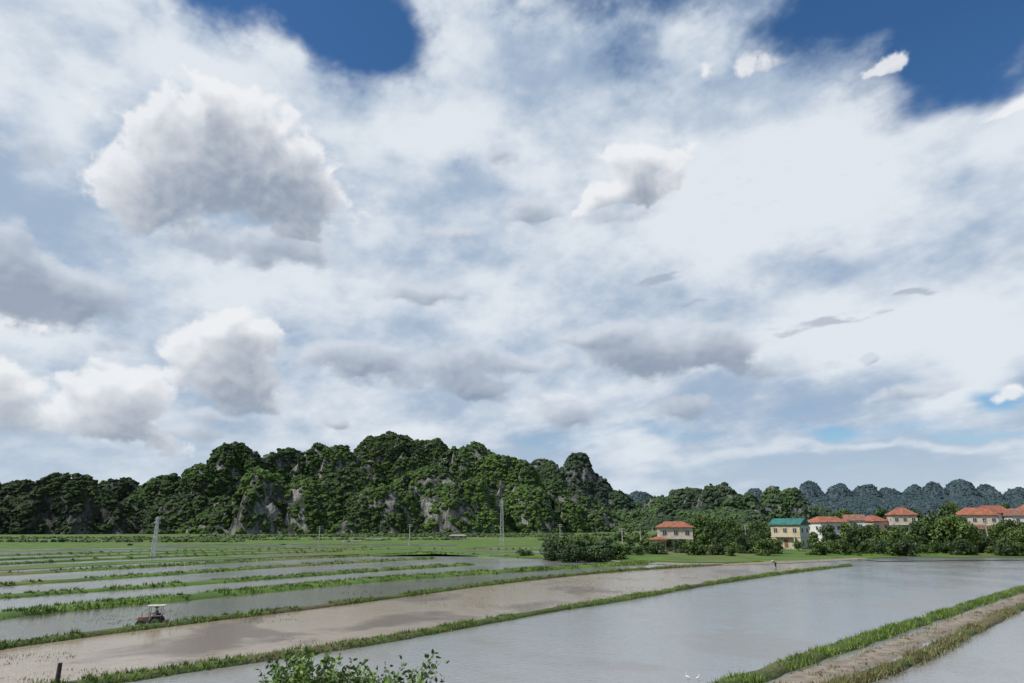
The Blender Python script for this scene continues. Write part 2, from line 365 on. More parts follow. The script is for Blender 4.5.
def hill(name,domes,haze=0.,dark=1.,cliffs=(),area=6.5,rr=(1.2,3.0),res=5,rock=.55,seed=0,relief=26,peakdrop=2.,hc=HZ,pw_=2.35,crev=7,wscale=1.):
    D=[]
    for x,y,w,d in domes:
        X,Z,s=K(x,y,d); D.append((X,d,w*s*wscale,Z-peakdrop))
    x0=min(q[0]-q[2]*1.5 for q in D);x1=max(q[0]+q[2]*1.5 for q in D);y0=min(q[1]-q[2]*1.5 for q in D);y1=max(q[1]+q[2]*1.5 for q in D)
    gx=np.arange(x0,x1,res); gy=np.arange(y0,y1,res); X,Y=np.meshgrid(gx,gy)
    wx=X+(fbm(X/55,Y/55,seed+1)-.5)*34+(fbm(X/18,Y/18,seed+11)-.5)*18; wy=Y+(fbm(X/55+9,Y/55,seed+2)-.5)*34+(fbm(X/18,Y/18+7,seed+12)-.5)*18
    H=np.full(X.shape,-8.)
    for (cx,cy,r,h) in D:
        q=np.hypot(wx-cx,wy-cy)/(r*1.15); H=np.maximum(H,np.where(q<1.4,h*(1-q**pw_),-8.))
    mk=np.clip(H/25,0,1); rid=np.abs(2*fbm(X/42,Y/42,seed+31,3)-1); rid2=np.abs(2*fbm(X/20,Y/20,seed+33,2)-1)
    H=H+mk*((fbm(X/30,Y/30,seed+3,4)-.5)*relief*.7-(.11-np.minimum(rid,.11))*relief*crev-(.10-np.minimum(rid2,.10))*relief*crev*.4+(fbm(X/9,Y/9,seed+4,3)-.5)*4)
    H=np.maximum(H,-8)
    ny,nx=X.shape; V=np.column_stack([X.ravel(),Y.ravel(),H.ravel()])
    i=(np.arange(ny-1)[:,None]*nx+np.arange(nx-1)[None,:]).ravel()
    Fq=np.stack([i,i+1,i+nx+1,i+nx],1)
    Fq=Fq[V[Fq][:,:,2].max(1)>-6]
    a,b_,c,d=[V[Fq[:,k]] for k in range(4)]
    N=np.cross(c-a,d-b_); A=np.linalg.norm(N,axis=1)/2; N/=np.linalg.norm(N,axis=1)[:,None]
    ctr=(a+b_+c+d)/4
    vis=(N[:,1]<.45)&(ctr[:,2]>-1)
    rk=fbm(ctr[:,0]/26,ctr[:,2]/16+ctr[:,1]/60,seed+7,3); rk2=fbm(ctr[:,0]/7,ctr[:,2]/9+ctr[:,1]/20,seed+8,3)
    bare=(N[:,2]<.62)&(rk+(rk2-.5)*.5>rock)
    dens=np.where(bare,.18,1)
    for (px,py,pw,ph,pd) in cliffs:
        cx,cz,s=K(px,py,pd)
        e=np.hypot((ctr[:,0]-cx)/(pw*s),(ctr[:,2]-cz)/(ph*s)); dens=np.where((e<.5+1.0*rk2)&(np.abs(ctr[:,1]-pd)<80),.05,dens)
    p=A*vis*dens; n=int(p.sum()/area); idx=rng.choice(len(p),n,p=p/p.sum())
    f1=rng.uniform(0,1,(n,1)); f2=rng.uniform(0,1,(n,1))
    C=(a[idx]*(1-f1)+b_[idx]*f1)*(1-f2)+(d[idx]*(1-f1)+c[idx]*f1)*f2
    r=(rr[0]+(rr[1]-rr[0])*rng.uniform(0,1,n)**1.6)*np.where(rng.uniform(0,1,n)<.05,1.4,1); C=C+N[idx]*(r*.25)[:,None]
    CV,CF,ct=clumps(C,r)
    tri=np.concatenate([Fq[:,[0,1,2]],Fq[:,[0,2,3]]])
    VV=np.concatenate([V,CV]); FF=np.concatenate([tri,CF+len(V)])
    fm=np.concatenate([np.zeros(len(tri)),np.ones(len(CF))]); tn=np.concatenate([np.zeros(len(tri)),ct])
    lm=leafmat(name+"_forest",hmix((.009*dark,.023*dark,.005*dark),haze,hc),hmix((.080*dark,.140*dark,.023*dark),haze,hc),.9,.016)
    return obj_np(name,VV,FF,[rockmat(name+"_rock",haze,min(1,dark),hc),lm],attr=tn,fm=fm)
hill("karst_hill",[(-60,480,60,650),(8,480,44,600),(72,473,42,570),(38,488,30,590),(-20,500,40,540),(108,498,28,580)],.03,.42,rock=.47,seed=1)  # low dark factor: cloud shade on the left hills, put into their colours
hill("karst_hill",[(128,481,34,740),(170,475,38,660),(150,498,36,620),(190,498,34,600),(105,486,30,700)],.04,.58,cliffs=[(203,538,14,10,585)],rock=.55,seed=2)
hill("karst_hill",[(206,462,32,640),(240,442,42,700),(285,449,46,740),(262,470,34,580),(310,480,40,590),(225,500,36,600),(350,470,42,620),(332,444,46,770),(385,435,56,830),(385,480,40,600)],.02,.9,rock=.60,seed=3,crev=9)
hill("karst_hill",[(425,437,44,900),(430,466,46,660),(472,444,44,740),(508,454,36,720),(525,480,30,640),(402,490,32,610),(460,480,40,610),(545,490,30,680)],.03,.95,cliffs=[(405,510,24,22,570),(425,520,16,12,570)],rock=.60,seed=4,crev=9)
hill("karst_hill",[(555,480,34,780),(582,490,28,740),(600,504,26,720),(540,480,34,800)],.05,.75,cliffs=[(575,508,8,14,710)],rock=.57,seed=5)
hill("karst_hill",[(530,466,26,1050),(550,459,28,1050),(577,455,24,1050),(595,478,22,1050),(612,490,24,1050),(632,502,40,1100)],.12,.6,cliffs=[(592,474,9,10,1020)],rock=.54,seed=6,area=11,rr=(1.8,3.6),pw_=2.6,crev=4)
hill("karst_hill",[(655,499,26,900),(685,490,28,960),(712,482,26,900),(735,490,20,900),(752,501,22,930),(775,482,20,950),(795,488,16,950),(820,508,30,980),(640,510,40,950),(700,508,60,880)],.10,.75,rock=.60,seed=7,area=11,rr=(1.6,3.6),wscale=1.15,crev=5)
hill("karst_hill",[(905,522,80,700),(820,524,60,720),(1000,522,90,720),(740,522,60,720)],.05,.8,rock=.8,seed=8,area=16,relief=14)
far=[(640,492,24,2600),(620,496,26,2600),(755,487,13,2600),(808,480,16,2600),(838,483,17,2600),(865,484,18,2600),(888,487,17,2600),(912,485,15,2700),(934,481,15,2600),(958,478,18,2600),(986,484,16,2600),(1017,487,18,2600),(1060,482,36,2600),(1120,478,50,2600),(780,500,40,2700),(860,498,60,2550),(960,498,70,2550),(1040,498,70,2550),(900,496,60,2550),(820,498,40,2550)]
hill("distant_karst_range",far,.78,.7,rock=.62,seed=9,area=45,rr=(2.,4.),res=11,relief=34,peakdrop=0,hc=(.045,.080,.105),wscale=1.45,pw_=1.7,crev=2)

# ------------------------------------------------------------------ trees
M_bark=simple("bark",(.13,.10,.075),.9,.3,8,bmp=.5)
LM=[leafmat("leaves_a",(.018,.038,.010),(.075,.13,.024),scale=.2),leafmat("leaves_b",(.025,.05,.012),(.11,.17,.033),scale=.2),leafmat("leaves_c",(.016,.034,.012),(.055,.095,.028),scale=.2)]
def tube(pts,r0,r1,n=7):
    pts=[Vector(p) for p in pts]; V=[];Fc=[]
    for i,p in enumerate(pts):
        d=(pts[min(i+1,len(pts)-1)]-pts[max(i-1,0)]).normalized(); a=d.orthogonal().normalized(); b=d.cross(a); r=r0+(r1-r0)*i/(len(pts)-1)
        for k in range(n):
            an=2*math.pi*k/n; V.append(p+(a*math.cos(an)+b*math.sin(an))*r)
    for i in range(len(pts)-1):
        for k in range(n):
            Fc.append((i*n+k,i*n+(k+1)%n,(i+1)*n+(k+1)%n,(i+1)*n+k))
    return np.array([v[:] for v in V]),np.array(Fc)
HC={}
def tree_mesh(name,Ht,cw,lm,seed,leaf=.3,nl=1900,low=.25,lobes=12):
    r=np.random.default_rng(seed); VV=[];FF=[];FM=[];TN=[];off=0
    def add(V,Fc,m,tn):
        nonlocal off
        VV.append(V);FF.append(Fc+off);FM.append(np.full(len(Fc),m));TN.append(tn);off+=len(V)
    lean=r.normal(0,.05,2)*Ht
    V,Fc=tube([(0,0,-.3),(lean[0]*.3,lean[1]*.3,Ht*.3),(lean[0],lean[1],Ht*.7)],Ht*.032,Ht*.012); add(V,Fc,0,np.zeros(len(Fc)))
    L=[]
    for i in range(lobes):
        a=r.uniform(0,6.28); q=r.uniform(0,1)**.6; z=Ht*(low+(.88-low)*r.uniform(0,1)); env=math.sin(math.pi*min(1,max(.15,(z/Ht-low+.12)/(1.12-low))))**.6
        L.append((lean[0]*z/Ht+math.cos(a)*cw*.5*q*env*.75,lean[1]*z/Ht+math.sin(a)*cw*.5*q*env*.75,z,cw*r.uniform(.13,.26)))
    L.append((lean[0],lean[1],Ht*.86,cw*.2))
    for l in L:
        z0=max(Ht*.15,l[2]-cw*.3); V,Fc=tube([(lean[0]*z0/Ht,lean[1]*z0/Ht,z0),((l[0]+lean[0])/2,(l[1]+lean[1])/2,(z0+l[2])/2+.1),(l[0],l[1],l[2])],Ht*.012,Ht*.004,5); add(V,Fc,0,np.zeros(len(Fc)))
    n=nl; li=r.integers(0,len(L),n); La=np.array(L)[li]
    d=r.normal(0,1,(n,3)); d/=np.linalg.norm(d,axis=1)[:,None]; rad=La[:,3]*r.uniform(.55,1.15,n)
    C=La[:,:3]+d*rad[:,None]*np.array([1,1,.8]); C[:,2]=np.clip(C[:,2],.15,None)
    nn=d+r.normal(0,.7,(n,3)); nn/=np.linalg.norm(nn,axis=1)[:,None]
    a=np.cross(nn,r.normal(0,1,(n,3))); a/=np.linalg.norm(a,axis=1)[:,None]; b=np.cross(nn,a); s=leaf*r.uniform(.6,1.3,n)[:,None]
    V=np.stack([C-a*s,C-b*s*.55,C+a*s,C+b*s*.55],1).reshape(-1,3); lt=r.uniform(0,1,len(L))[li]
    add(V,np.arange(4*n).reshape(-1,4),1,np.clip(lt*.6+r.uniform(0,.4,n),0,1))
    AV=np.concatenate(VV); me=mesh_np(name,AV,np.concatenate(FF),[M_bark,lm],attr=np.concatenate(TN),fm=np.concatenate(FM))
    HC[me.name]=float(AV[:,2].max()); return me
TM=[tree_mesh("tree",7,6.0,LM[0],1),tree_mesh("tree",6.5,6.5,LM[1],2,lobes=15),tree_mesh("tree",8,5.0,LM[2],3),tree_mesh("tree",7,7.5,LM[0],4,lobes=17,nl=2300),tree_mesh("tree",6,4.6,LM[1],5),tree_mesh("tree",7.5,6.5,LM[2],6,lobes=16)]
SM=[tree_mesh("shrub",3,4.5,LM[1],11,low=.05,nl=1500,leaf=.2),tree_mesh("shrub",3,4.,LM[0],12,low=.05,nl=1500,leaf=.2),tree_mesh("shrub",2.6,4.6,LM[2],13,low=.05,nl=1500,leaf=.2)]
def plant(kind,M,x,ytop,d,wf=1.,z0=.06):
    X,Z,s=K(x,ytop,d); me=random.choice(M); h=HC[me.name]
    k=(Z-z0)/h; o=link(bpy.data.objects.new(kind,me)); o.location=(X,d,z0); w=k*wf*random.uniform(.9,1.15)
    w=min(max(w,.6),1.5); o.scale=(w,w,k); o.rotation_euler=(0,0,random.uniform(0,6.28)); return o
prof=[(632,541),(645,540),(668,537),(682,532),(697,525),(712,519),(722,529),(735,525),(748,528),(762,532),(778,545),(800,541),(815,531),(828,524),(842,521),(858,521),(872,522),(886,523),(900,525),(915,520),(930,511),(944,505),(956,512),(968,521),(982,526),(996,523),(1008,518),(1020,520),(1035,516),(1050,518)]
for i,(x,y) in enumerate(prof):
    plant("tree",TM,x+random.uniform(-3,3),y+random.uniform(-1,2),random.uniform(196,232) if not(768<x<812) else 196)
    if not(768<x<812) and not(650<x<690): plant("tree",TM,x+6,y+random.uniform(4,10),random.uniform(178,194))
for x,y,d in [(842,508,275),(884,506,280),(918,508,285),(950,500,280),(1002,502,285),(700,514,260),(728,518,260),(800,514,260),(756,520,255),(940,512,250),(975,506,290)]: plant("tree",TM,x,y,d)
for x in range(628,1050,9):
    if 655<x<690 or 775<x<812:
        if random.random()<.5: continue
    plant("shrub",SM,x+random.uniform(-3,3),random.uniform(538,546),random.uniform(165,185),1.2)
for x,y,d in [(552,541,146),(563,536,150),(577,537,146),(590,539,148),(603,540,146),(615,543,150),(570,543,140),(597,545,140),(522,549,165),(530,550,168),(700,545,170)]:
    plant("shrub",SM,x,y,d,1.3)
for x,y,d in [(558,536,158),(585,535,160),(606,537,160),(640,546,170)]:
    plant("shrub",SM,x,y,d,1.2)
for k in range(26):
    x=random.uniform(-40,640); plant("shrub",SM,x,random.uniform(543,547),random.uniform(240,300),1.1)
def tree_mass(name,spec,dark=1.):
    C=[];r=[]
    for (x0,x1,y,d,jit) in spec:
        X0,Z,s=K(x0,y,d); X1,_,_=K(x1,y,d); n=int((X1-X0)*1.6)
        xs=rng.uniform(X0,X1,n); top=Z*(.3+1.0*fbm(xs/9,xs*0+d,3,3)); zz=rng.uniform(0,1,n)*top
        C.append(np.column_stack([xs,d+rng.normal(0,jit,n),zz])); r.append(rng.uniform(.6,1.6,n))
    C=np.concatenate(C); r=np.concatenate(r); V,Fc,tn=clumps(C,r,.85)
    return obj_np(name,V,Fc,[leafmat(name+"_leaves",(.014*dark,.030*dark,.009*dark),(.07*dark,.115*dark,.022*dark),.7,.06)],attr=tn)
tree_mass("tree_line",[(-60,260,539,380,8),(-60,240,542,300,4),(200,560,536,430,10),(330,640,534,470,10),(100,460,542,340,3),(540,640,537,330,6),(620,1080,528,300,12),(620,1080,520,420,14),(640,1080,529,260,6)])

# ------------------------------------------------------------------ houses
M_glass=simple("window_glass",(.04,.05,.06),.15,.2); M_frame=simple("window_frame",(.45,.43,.40),.6,.1); M_door=simple("door_wood",(.16,.09,.05),.6,.2)
def tilemat(name,col):
    m,t,b=mat(name); b.inputs['Roughness'].default_value=.75; p=pos(t)
    w=t.node('ShaderNodeTexWave',bands_direction='X'); t.put(w.inputs[0],p); w.inputs['Scale'].default_value=1.2; w.inputs['Distortion'].default_value=.3
    n=t.noise(p,.9,5,.6); c=t.mix(t.ss(n,.3,.7),tuple(k*.6 for k in col),tuple(min(1,k*1.25) for k in col)); c=t.mix(t.m('MULTIPLY',w.outputs['Fac'],.3),c,tuple(k*.45 for k in col))
    t.put(b.inputs['Base Color'],c); bump(t,b,w.outputs['Fac'],.6,.08); return m
M_red=tilemat("red_roof_tiles",(.31,.115,.07)); M_brn=tilemat("weathered_roof_tiles",(.23,.115,.08)); M_teal=tilemat("teal_metal_roof",(.035,.16,.145))
M_cream=simple("cream_plaster",(.46,.41,.33),.85,.15,.8); M_yel=simple("yellow_plaster",(.44,.37,.24),.85,.15,.8); M_white=simple("white_plaster",(.54,.54,.52),.85,.12,.7); M_pink=simple("pink_plaster",(.46,.36,.32),.85,.1,.8)
M_conc=simple("concrete",(.30,.29,.27),.9,.25,2)
def bx(name,c,s,m,par,bev=0):
    bm=bmesh.new(); bmesh.ops.create_cube(bm,size=1); bmesh.ops.scale(bm,vec=s,verts=bm.verts)
    if bev: bmesh.ops.bevel(bm,geom=bm.edges[:],offset=bev,segments=2,affect='EDGES')
    bmesh.ops.translate(bm,vec=c,verts=bm.verts); me=bpy.data.meshes.new(name); bm.to_mesh(me); bm.free(); me.materials.append(m)
    o=link(bpy.data.objects.new(name,me)); o.parent=par; return o
def rawmesh(name,V,Fc,m,par):
    me=bpy.data.meshes.new(name); me.from_pydata(V,[],Fc); me.update(); me.materials.append(m); o=link(bpy.data.objects.new(name,me)); o.parent=par; return o
def roof(par,w,d,z,h,m,hip,ov=.5,cx=0,cy=0,t=.18):
    a=w/2+ov;b=d/2+ov; k=hip*b
    V=[(cx+x,cy+y,z+zz) for x,y,zz in [(-a,-b,0),(a,-b,0),(a,b,0),(-a,b,0),(-a+k,0,h),(a-k,0,h),(-a,-b,-t),(a,-b,-t),(a,b,-t),(-a,b,-t)]]
    rawmesh("roof",V,[(0,1,5,4),(2,3,4,5),(1,2,5),(3,0,4),(6,7,1,0),(7,8,2,1),(8,9,3,2),(9,6,0,3),(9,8,7,6)],m,par)
def house(name,X,Y,w,d,ht,wall,rm,yaw,storeys=2,hip=.6,balc=True,rh=None,side=None,z0=.06):
    e=link(bpy.data.objects.new(name,None)); e.location=(X,Y,z0); e.rotation_euler=(0,0,R(yaw))
    rh=rh or ht*.2; wh=ht-rh
    bx("walls",(0,0,wh/2),(w,d,wh),wall,e)
    if side:
        bx("side_wall",(w/2+.02,0,wh/2),(.04,d-.02,wh-.02),side,e)
    roof(e,w,d,wh+.19,rh,rm,hip)
    if hip==0:
        for s in(-1,1): rawmesh("gable",[(s*(w/2-.01),-d/2,wh),(s*(w/2-.01),d/2,wh),(s*(w/2-.01),0,wh+rh*.93)],[(0,1,2)],side or wall,e)
    bx("plinth",(0,0,.2),(w+.16,d+.16,.4),M_conc,e)
    sh=wh/storeys; nb=max(2,int(w/2.6))
    for s in range(storeys):
        zc=s*sh+sh*.55
        for i in range(nb):
            xx=-w/2+w*(i+.5)/nb
            if s==0 and i==nb//2:
                bx("door",(xx,-d/2-.02,sh*.4+.2),(1.1,.08,sh*.72),M_door,e); continue
            bx("window_frame",(xx,-d/2-.03,zc),(1.25,.1,1.45),M_frame,e); bx("window_glass",(xx,-d/2-.07,zc),(1.05,.06,1.25),M_glass,e); bx("window_mullion",(xx,-d/2-.11,zc),(.07,.04,1.25),M_frame,e)
        for sd in(-1,1):
            for k in(-.25,.25):
                bx("window_frame",(sd*(w/2+.05),k*d,zc),(.1,1.1,1.3),M_frame,e); bx("window_glass",(sd*(w/2+.09),k*d,zc),(.06,.9,1.1),M_glass,e)
        if s>0:
            bx("cornice",(0,0,s*sh),(w+.3,d+.3,.18),M_frame,e)
            if balc:
                bx("balcony_slab",(0,-d/2-.65,s*sh+.02),(w*.7,1.0,.14),M_conc,e); bx("balcony_rail",(0,-d/2-1.12,s*sh+.9),(w*.7,.06,.08),M_frame,e)
                for i in range(11): bx("baluster",(-w*.35+w*.7*i/10,-d/2-1.12,s*sh+.47),(.06,.05,.8),M_frame,e)
                for i in(-1,1): bx("porch_column",(i*w*.34,-d/2-1.05,sh*.5),(.25,.25,sh),M_frame,e)
    return e
def hs(x0,x1,ytop,d,depth,wall,rm,yaw,**k):
    X,Z,s=K((x0+x1)/2,ytop,d); w=(x1-x0)*s; return house("house",X,d,w*.94/ (math.cos(R(yaw)) if abs(yaw)<25 else 1),depth,Z-.1,wall,rm,yaw,**k)
hs(657,691,522,205,8,M_cream,M_red,-8)
hs(652,664,537,196,5,M_yel,M_red,0,storeys=1,balc=False)
hs(774,804,519,215,8,M_yel,M_teal,-42,hip=0.,side=M_white)
hs(810,842,517,245,9,M_white,M_red,10,hip=.5)
hs(845,862,515,262,8,M_white,M_brn,-22,hip=0.)
hs(862,882,516,268,8,M_pink,M_red,18,hip=.6)
hs(889,912,508,262,8,M_cream,M_red,-15,storeys=3,hip=.8)
hs(922,940,519,285,8,M_white,M_brn,20,hip=0.)
hs(958,990,508,245,9,M_cream,M_red,-20,storeys=3,hip=.7)
hs(980,1003,506,262,8,M_white,M_red,15,storeys=3,hip=0.)
hs(1006,1026,509,255,9,M_white,M_brn,-14,storeys=3,hip=.3)
hs(1018,1048,504,272,9,M_cream,M_red,6,storeys=3,hip=.6)
hs(966,990,525,225,7,M_white,M_brn,-4,storeys=1,balc=False)
hs(1000,1022,523,228,7,M_cream,M_red,12,storeys=1,balc=False,hip=0.)
hs(725,740,530,262,6,M_white,M_brn,12,storeys=1,balc=False,hip=0.)
for x,y,d in [(375,539,330),(458,535,360),(352,542,300)]:
    hs(x-8,x+8,y,d,5,M_conc,M_conc,random.uniform(-20,20),storeys=1,balc=False)

# ------------------------------------------------------------------ pylons and poles
M_steel=simple("galvanised_steel",(.42,.43,.44),.5,.1,2,metal=.2)
def strut(bm,a,b,r):
    a=Vector(a);b=Vector(b);d=b-a; mt=Matrix.Translation((a+b)/2)@d.to_track_quat('Z','Y').to_matrix().to_4x4()
    bmesh.ops.create_cone(bm,cap_ends=True,segments=6,radius1=r,radius2=r,depth=d.length,matrix=mt)
def pylon(x,ytop,d,bw,arm=1.):
    X,Z,s=K(x,ytop,d); bm=bmesh.new(); H=Z; n=8
    def c(i,k): w=bw*(1-.6*i/n)/2; return ((1 if k in(0,3) else -1)*w,(1 if k<2 else -1)*w,H*i/n)
    for i in range(n):
        for k in range(4):
            strut(bm,c(i,k),c(i+1,k),.085); strut(bm,c(i,k),c(i+1,(k+1)%4),.05); strut(bm,c(i+1,k),c(i+1,(k+1)%4),.05)
    for zz,l in((.97,.8*arm),(.87,1.0*arm)):
        strut(bm,(-l,0,H*zz),(l,0,H*zz),.08)
        for sx in(-l,l): strut(bm,(sx,0,H*zz),(sx,0,H*zz-.5),.05)
    me=bpy.data.meshes.new("lattice_pylon"); bm.to_mesh(me); bm.free(); me.materials.append(M_steel)
    o=link(bpy.data.objects.new("lattice_pylon",me)); o.location=(X,d,0)
pylon(158,517,165,.8,.7); pylon(502,500,245,1.3)
def upole(x,ytop,d,r=.16):
    X,Z,s=K(x,ytop,d); bm=bmesh.new(); bmesh.ops.create_cone(bm,cap_ends=True,segments=10,radius1=r*1.3,radius2=r*.8,depth=Z,matrix=Matrix.Translation((0,0,Z/2)))
    for k in(.3,.9): 
        strut(bm,(-.9,0,Z-k),(.9,0,Z-k),.06)
        for sx in(-.8,0,.8): strut(bm,(sx,0,Z-k),(sx,0,Z-k+.22),.05)
    me=bpy.data.meshes.new("utility_pole"); bm.to_mesh(me); bm.free(); me.materials.append(M_conc)
    o=link(bpy.data.objects.new("utility_pole",me)); o.location=(X,d,0); o.rotation_euler=(0,0,random.uniform(-.5,.5))
for x,y,d in [(622,528,200),(640,524,230),(745,525,200),(850,523,200),(985,520,200),(320,526,260),(410,524,260),(560,524,255)]: upole(x,y,d,.15)

# ------------------------------------------------------------------ foreground post and young tree
X,Z,s=K(60,663,33); bm=bmesh.new()
bmesh.ops.create_cone(bm,cap_ends=True,segments=12,radius1=.11,radius2=.09,depth=Z+.6,matrix=Matrix.Translation((0,0,(Z-.6)/2)))
me=bpy.data.meshes.new("wooden_post"); bm.to_mesh(me); bm.free(); me.materials.append(simple("old_wood",(.05,.04,.035),.9,.3,6)); o=link(bpy.data.objects.new("wooden_post",me)); o.location=(X,33,0)

M_leafF=leafmat("young_tree_leaves",(.035,.08,.012),(.14,.23,.042),.5,1.5)
def young_tree():
    r=np.random.default_rng(5); VV=[];FF=[];FM=[];TN=[];off=0
    def add(V,Fc,m,tn):
        nonlocal off
        VV.append(V);FF.append(Fc+off);FM.append(np.full(len(Fc),m));TN.append(tn);off+=len(V)
    base=Vector((-3.1,12.,0)); V,Fc=tube([base,base+Vector((.05,0,2)),base+Vector((0,.1,3.9))],.1,.05); add(V,Fc,0,np.zeros(len(Fc)))
    tips=[(272,660),(285,652),(298,647),(312,651),(326,653),(340,656),(352,661),(366,666),(378,669),(392,672),(404,662),(418,666),(432,657),(441,662),(264,673),(290,666),(320,668),(345,670),(300,660),(425,676),(436,652),(280,674),(310,674),(335,676),(360,676),(400,680),(275,668),(305,668),(330,665),(350,668),(290,680),(320,682),(370,680),(268,682)]
    leaves=[]
    for j,(x,y) in enumerate(tips):
        for rep in range(6 if x<385 else 3):
            d=12+r.uniform(-.9,.9); X,Z,s=K(x+r.normal(0,8)*(rep>0),y+(r.uniform(2,16) if rep else 0),d); tip=Vector((X,d,Z))
            st=base+Vector((0,.05,2.2+r.uniform(0,1.7))); mid=(st+tip)/2+Vector((r.normal(0,.1),r.normal(0,.1),-.15))
            a=st.lerp(mid,.5); P=[st,a,mid,mid.lerp(tip,.5)+Vector((0,0,-.03)),tip]
            V,Fc=tube(P,.014,.003,5); add(V,Fc,0,np.zeros(len(Fc)))
            for k in range(34):
                q=.45+.55*(k/33)**.7; q=min(q,1); p=(mid.lerp(tip,(q-.5)*2) if q>.5 else mid); dr=(tip-mid).normalized()
                side=Vector(r.normal(0,1,3)); side=(side-side.dot(dr)*dr).normalized(); leaves.append((p+Vector(r.normal(0,.03,3)),(dr*.5+side+Vector((0,0,.1))).normalized(),r.uniform(.05,.11)))
    V=[];Fc=[];T=[]
    for (p,d,l) in leaves:
        w=d.cross(Vector(r.normal(0,1,3))).normalized()*l*.27; n=d.cross(w).normalized()*l*.12; i=len(V)
        V+= [p,p+d*l*.35+w-n*.3,p+d*l*.35-w-n*.3,p+d*l*.7+w*.75-n,p+d*l*.7-w*.75-n,p+d*l-n*2]
        Fc+=[(i,i+1,i+3,i+5),(i,i+5,i+4,i+2)]; tt=r.uniform(0,1); T+=[tt,tt]
    add(np.array([v[:] for v in V]),np.array(Fc),1,np.array(T))
    obj_np("young_tree",np.concatenate(VV),np.concatenate(FF),[M_bark,M_leafF],attr=np.concatenate(TN),fm=np.concatenate(FM))
young_tree()

# ------------------------------------------------------------------ people, tractor, egrets
def skin(name,chain,rad,m,par=None):
    me=bpy.data.meshes.new(name); ks=list(chain['v'].keys()); idx={k:i for i,k in enumerate(ks)}
    me.from_pydata([chain['v'][k] for k in ks],[(idx[a],idx[b]) for a,b in chain['e']],[]); o=link(bpy.data.objects.new(name,me))
    md=o.modifiers.new("skin",'SKIN')
    for i,k in enumerate(ks):
        sv=me.skin_vertices[0].data[i]; sv.radius=(rad[k],rad[k]); sv.use_root=(i==0)
    o.modifiers.new("sub",'SUBSURF').levels=1; me.materials.append(m)
    if par: o.parent=par
    return o
M_skin=simple("skin",(.42,.26,.18),.6,.05); M_shirt=simple("shirt_blue",(.12,.15,.20),.8,.1); M_trou=simple("trousers_dark",(.04,.04,.05),.8,.1); M_hat=simple("straw_hat",(.45,.38,.26),.8,.15,20)
def person(name,loc,yaw,J,shirt,par=None):
    e=link(bpy.data.objects.new(name,None)); e.location=loc; e.rotation_euler=(0,0,yaw)
    if par: e.parent=par
    g=lambda ks:{k:J[k] for k in ks}
    skin("torso_and_arms",{'v':g(['pel','waist','chest','neck','shL','elL','wrL','shR','elR','wrR']),'e':[('pel','waist'),('waist','chest'),('chest','neck'),('chest','shL'),('shL','elL'),('elL','wrL'),('chest','shR'),('shR','elR'),('elR','wrR')]},
         dict(pel=.15,waist=.13,chest=.15,neck=.06,shL=.075,elL=.05,wrL=.035,shR=.075,elR=.05,wrR=.035),shirt,e)
    skin("legs",{'v':g(['pel','hipL','knL','anL','toL','hipR','knR','anR','toR']),'e':[('pel','hipL'),('hipL','knL'),('knL','anL'),('anL','toL'),('pel','hipR'),('hipR','knR'),('knR','anR'),('anR','toR')]},
         dict(pel=.14,hipL=.1,knL=.07,anL=.045,toL=.035,hipR=.1,knR=.07,anR=.045,toR=.035),M_trou,e)
    h=Vector(J['head']); n=Vector(J['neck'])
    skin("head",{'v':{'a':tuple(n),'b':tuple(n.lerp(h,.5)),'c':tuple(h),'d':tuple(h+(h-n).normalized()*.09)},'e':[('a','b'),('b','c'),('c','d')]},dict(a=.05,b=.07,c=.1,d=.07),M_skin,e)
    for s in 'LR':
        w=Vector(J['wr'+s]); el_=Vector(J['el'+s]); d=(w-el_).normalized()
        skin("hand",{'v':{'a':tuple(w),'b':tuple(w+d*.09),'c':tuple(w+d*.16)},'e':[('a','b'),('b','c')]},dict(a=.03,b=.04,c=.02),M_skin,e)
    bm=bmesh.new(); bmesh.ops.create_cone(bm,cap_ends=False,segments=20,radius1=.25,radius2=.01,depth=.17,matrix=Matrix.Translation(h+Vector((0,0,.15))))
    me=bpy.data.meshes.new("conical_hat"); bm.to_mesh(me); bm.free(); me.materials.append(M_hat); o=link(bpy.data.objects.new("conical_hat",me)); o.parent=e
    return e
stand=dict(pel=(0,0,.92),waist=(.10,0,1.02),chest=(.30,0,1.12),neck=(.46,0,1.16),head=(.58,0,1.17),shL=(.32,.2,1.14),elL=(.40,.24,.86),wrL=(.52,.2,.62),shR=(.32,-.2,1.14),elR=(.40,-.24,.86),wrR=(.54,-.18,.60),
 hipL=(0,.1,.88),knL=(.10,.12,.48),anL=(-.02,.12,.08),toL=(.12,.12,.03),hipR=(0,-.1,.88),knR=(.02,-.12,.47),anR=(-.18,-.12,.1),toR=(-.05,-.12,.03))
sit=dict(pel=(0,0,.0),waist=(.0,0,.16),chest=(.04,0,.36),neck=(.08,0,.55),head=(.12,0,.69),shL=(.04,.2,.46),elL=(.16,.26,.22),wrL=(.38,.18,.24),shR=(.04,-.2,.46),elR=(.16,-.26,.22),wrR=(.38,-.18,.24),
 hipL=(.05,.1,-.02),knL=(.42,.14,.0),anL=(.46,.14,-.4),toL=(.6,.14,-.45),hipR=(.05,-.1,-.02),knR=(.42,-.14,.0),anR=(.46,-.14,-.4),toR=(.6,-.14,-.45))
px,py=G(776,568); person("farmer",(px,py,-.12),R(200),stand,M_shirt)

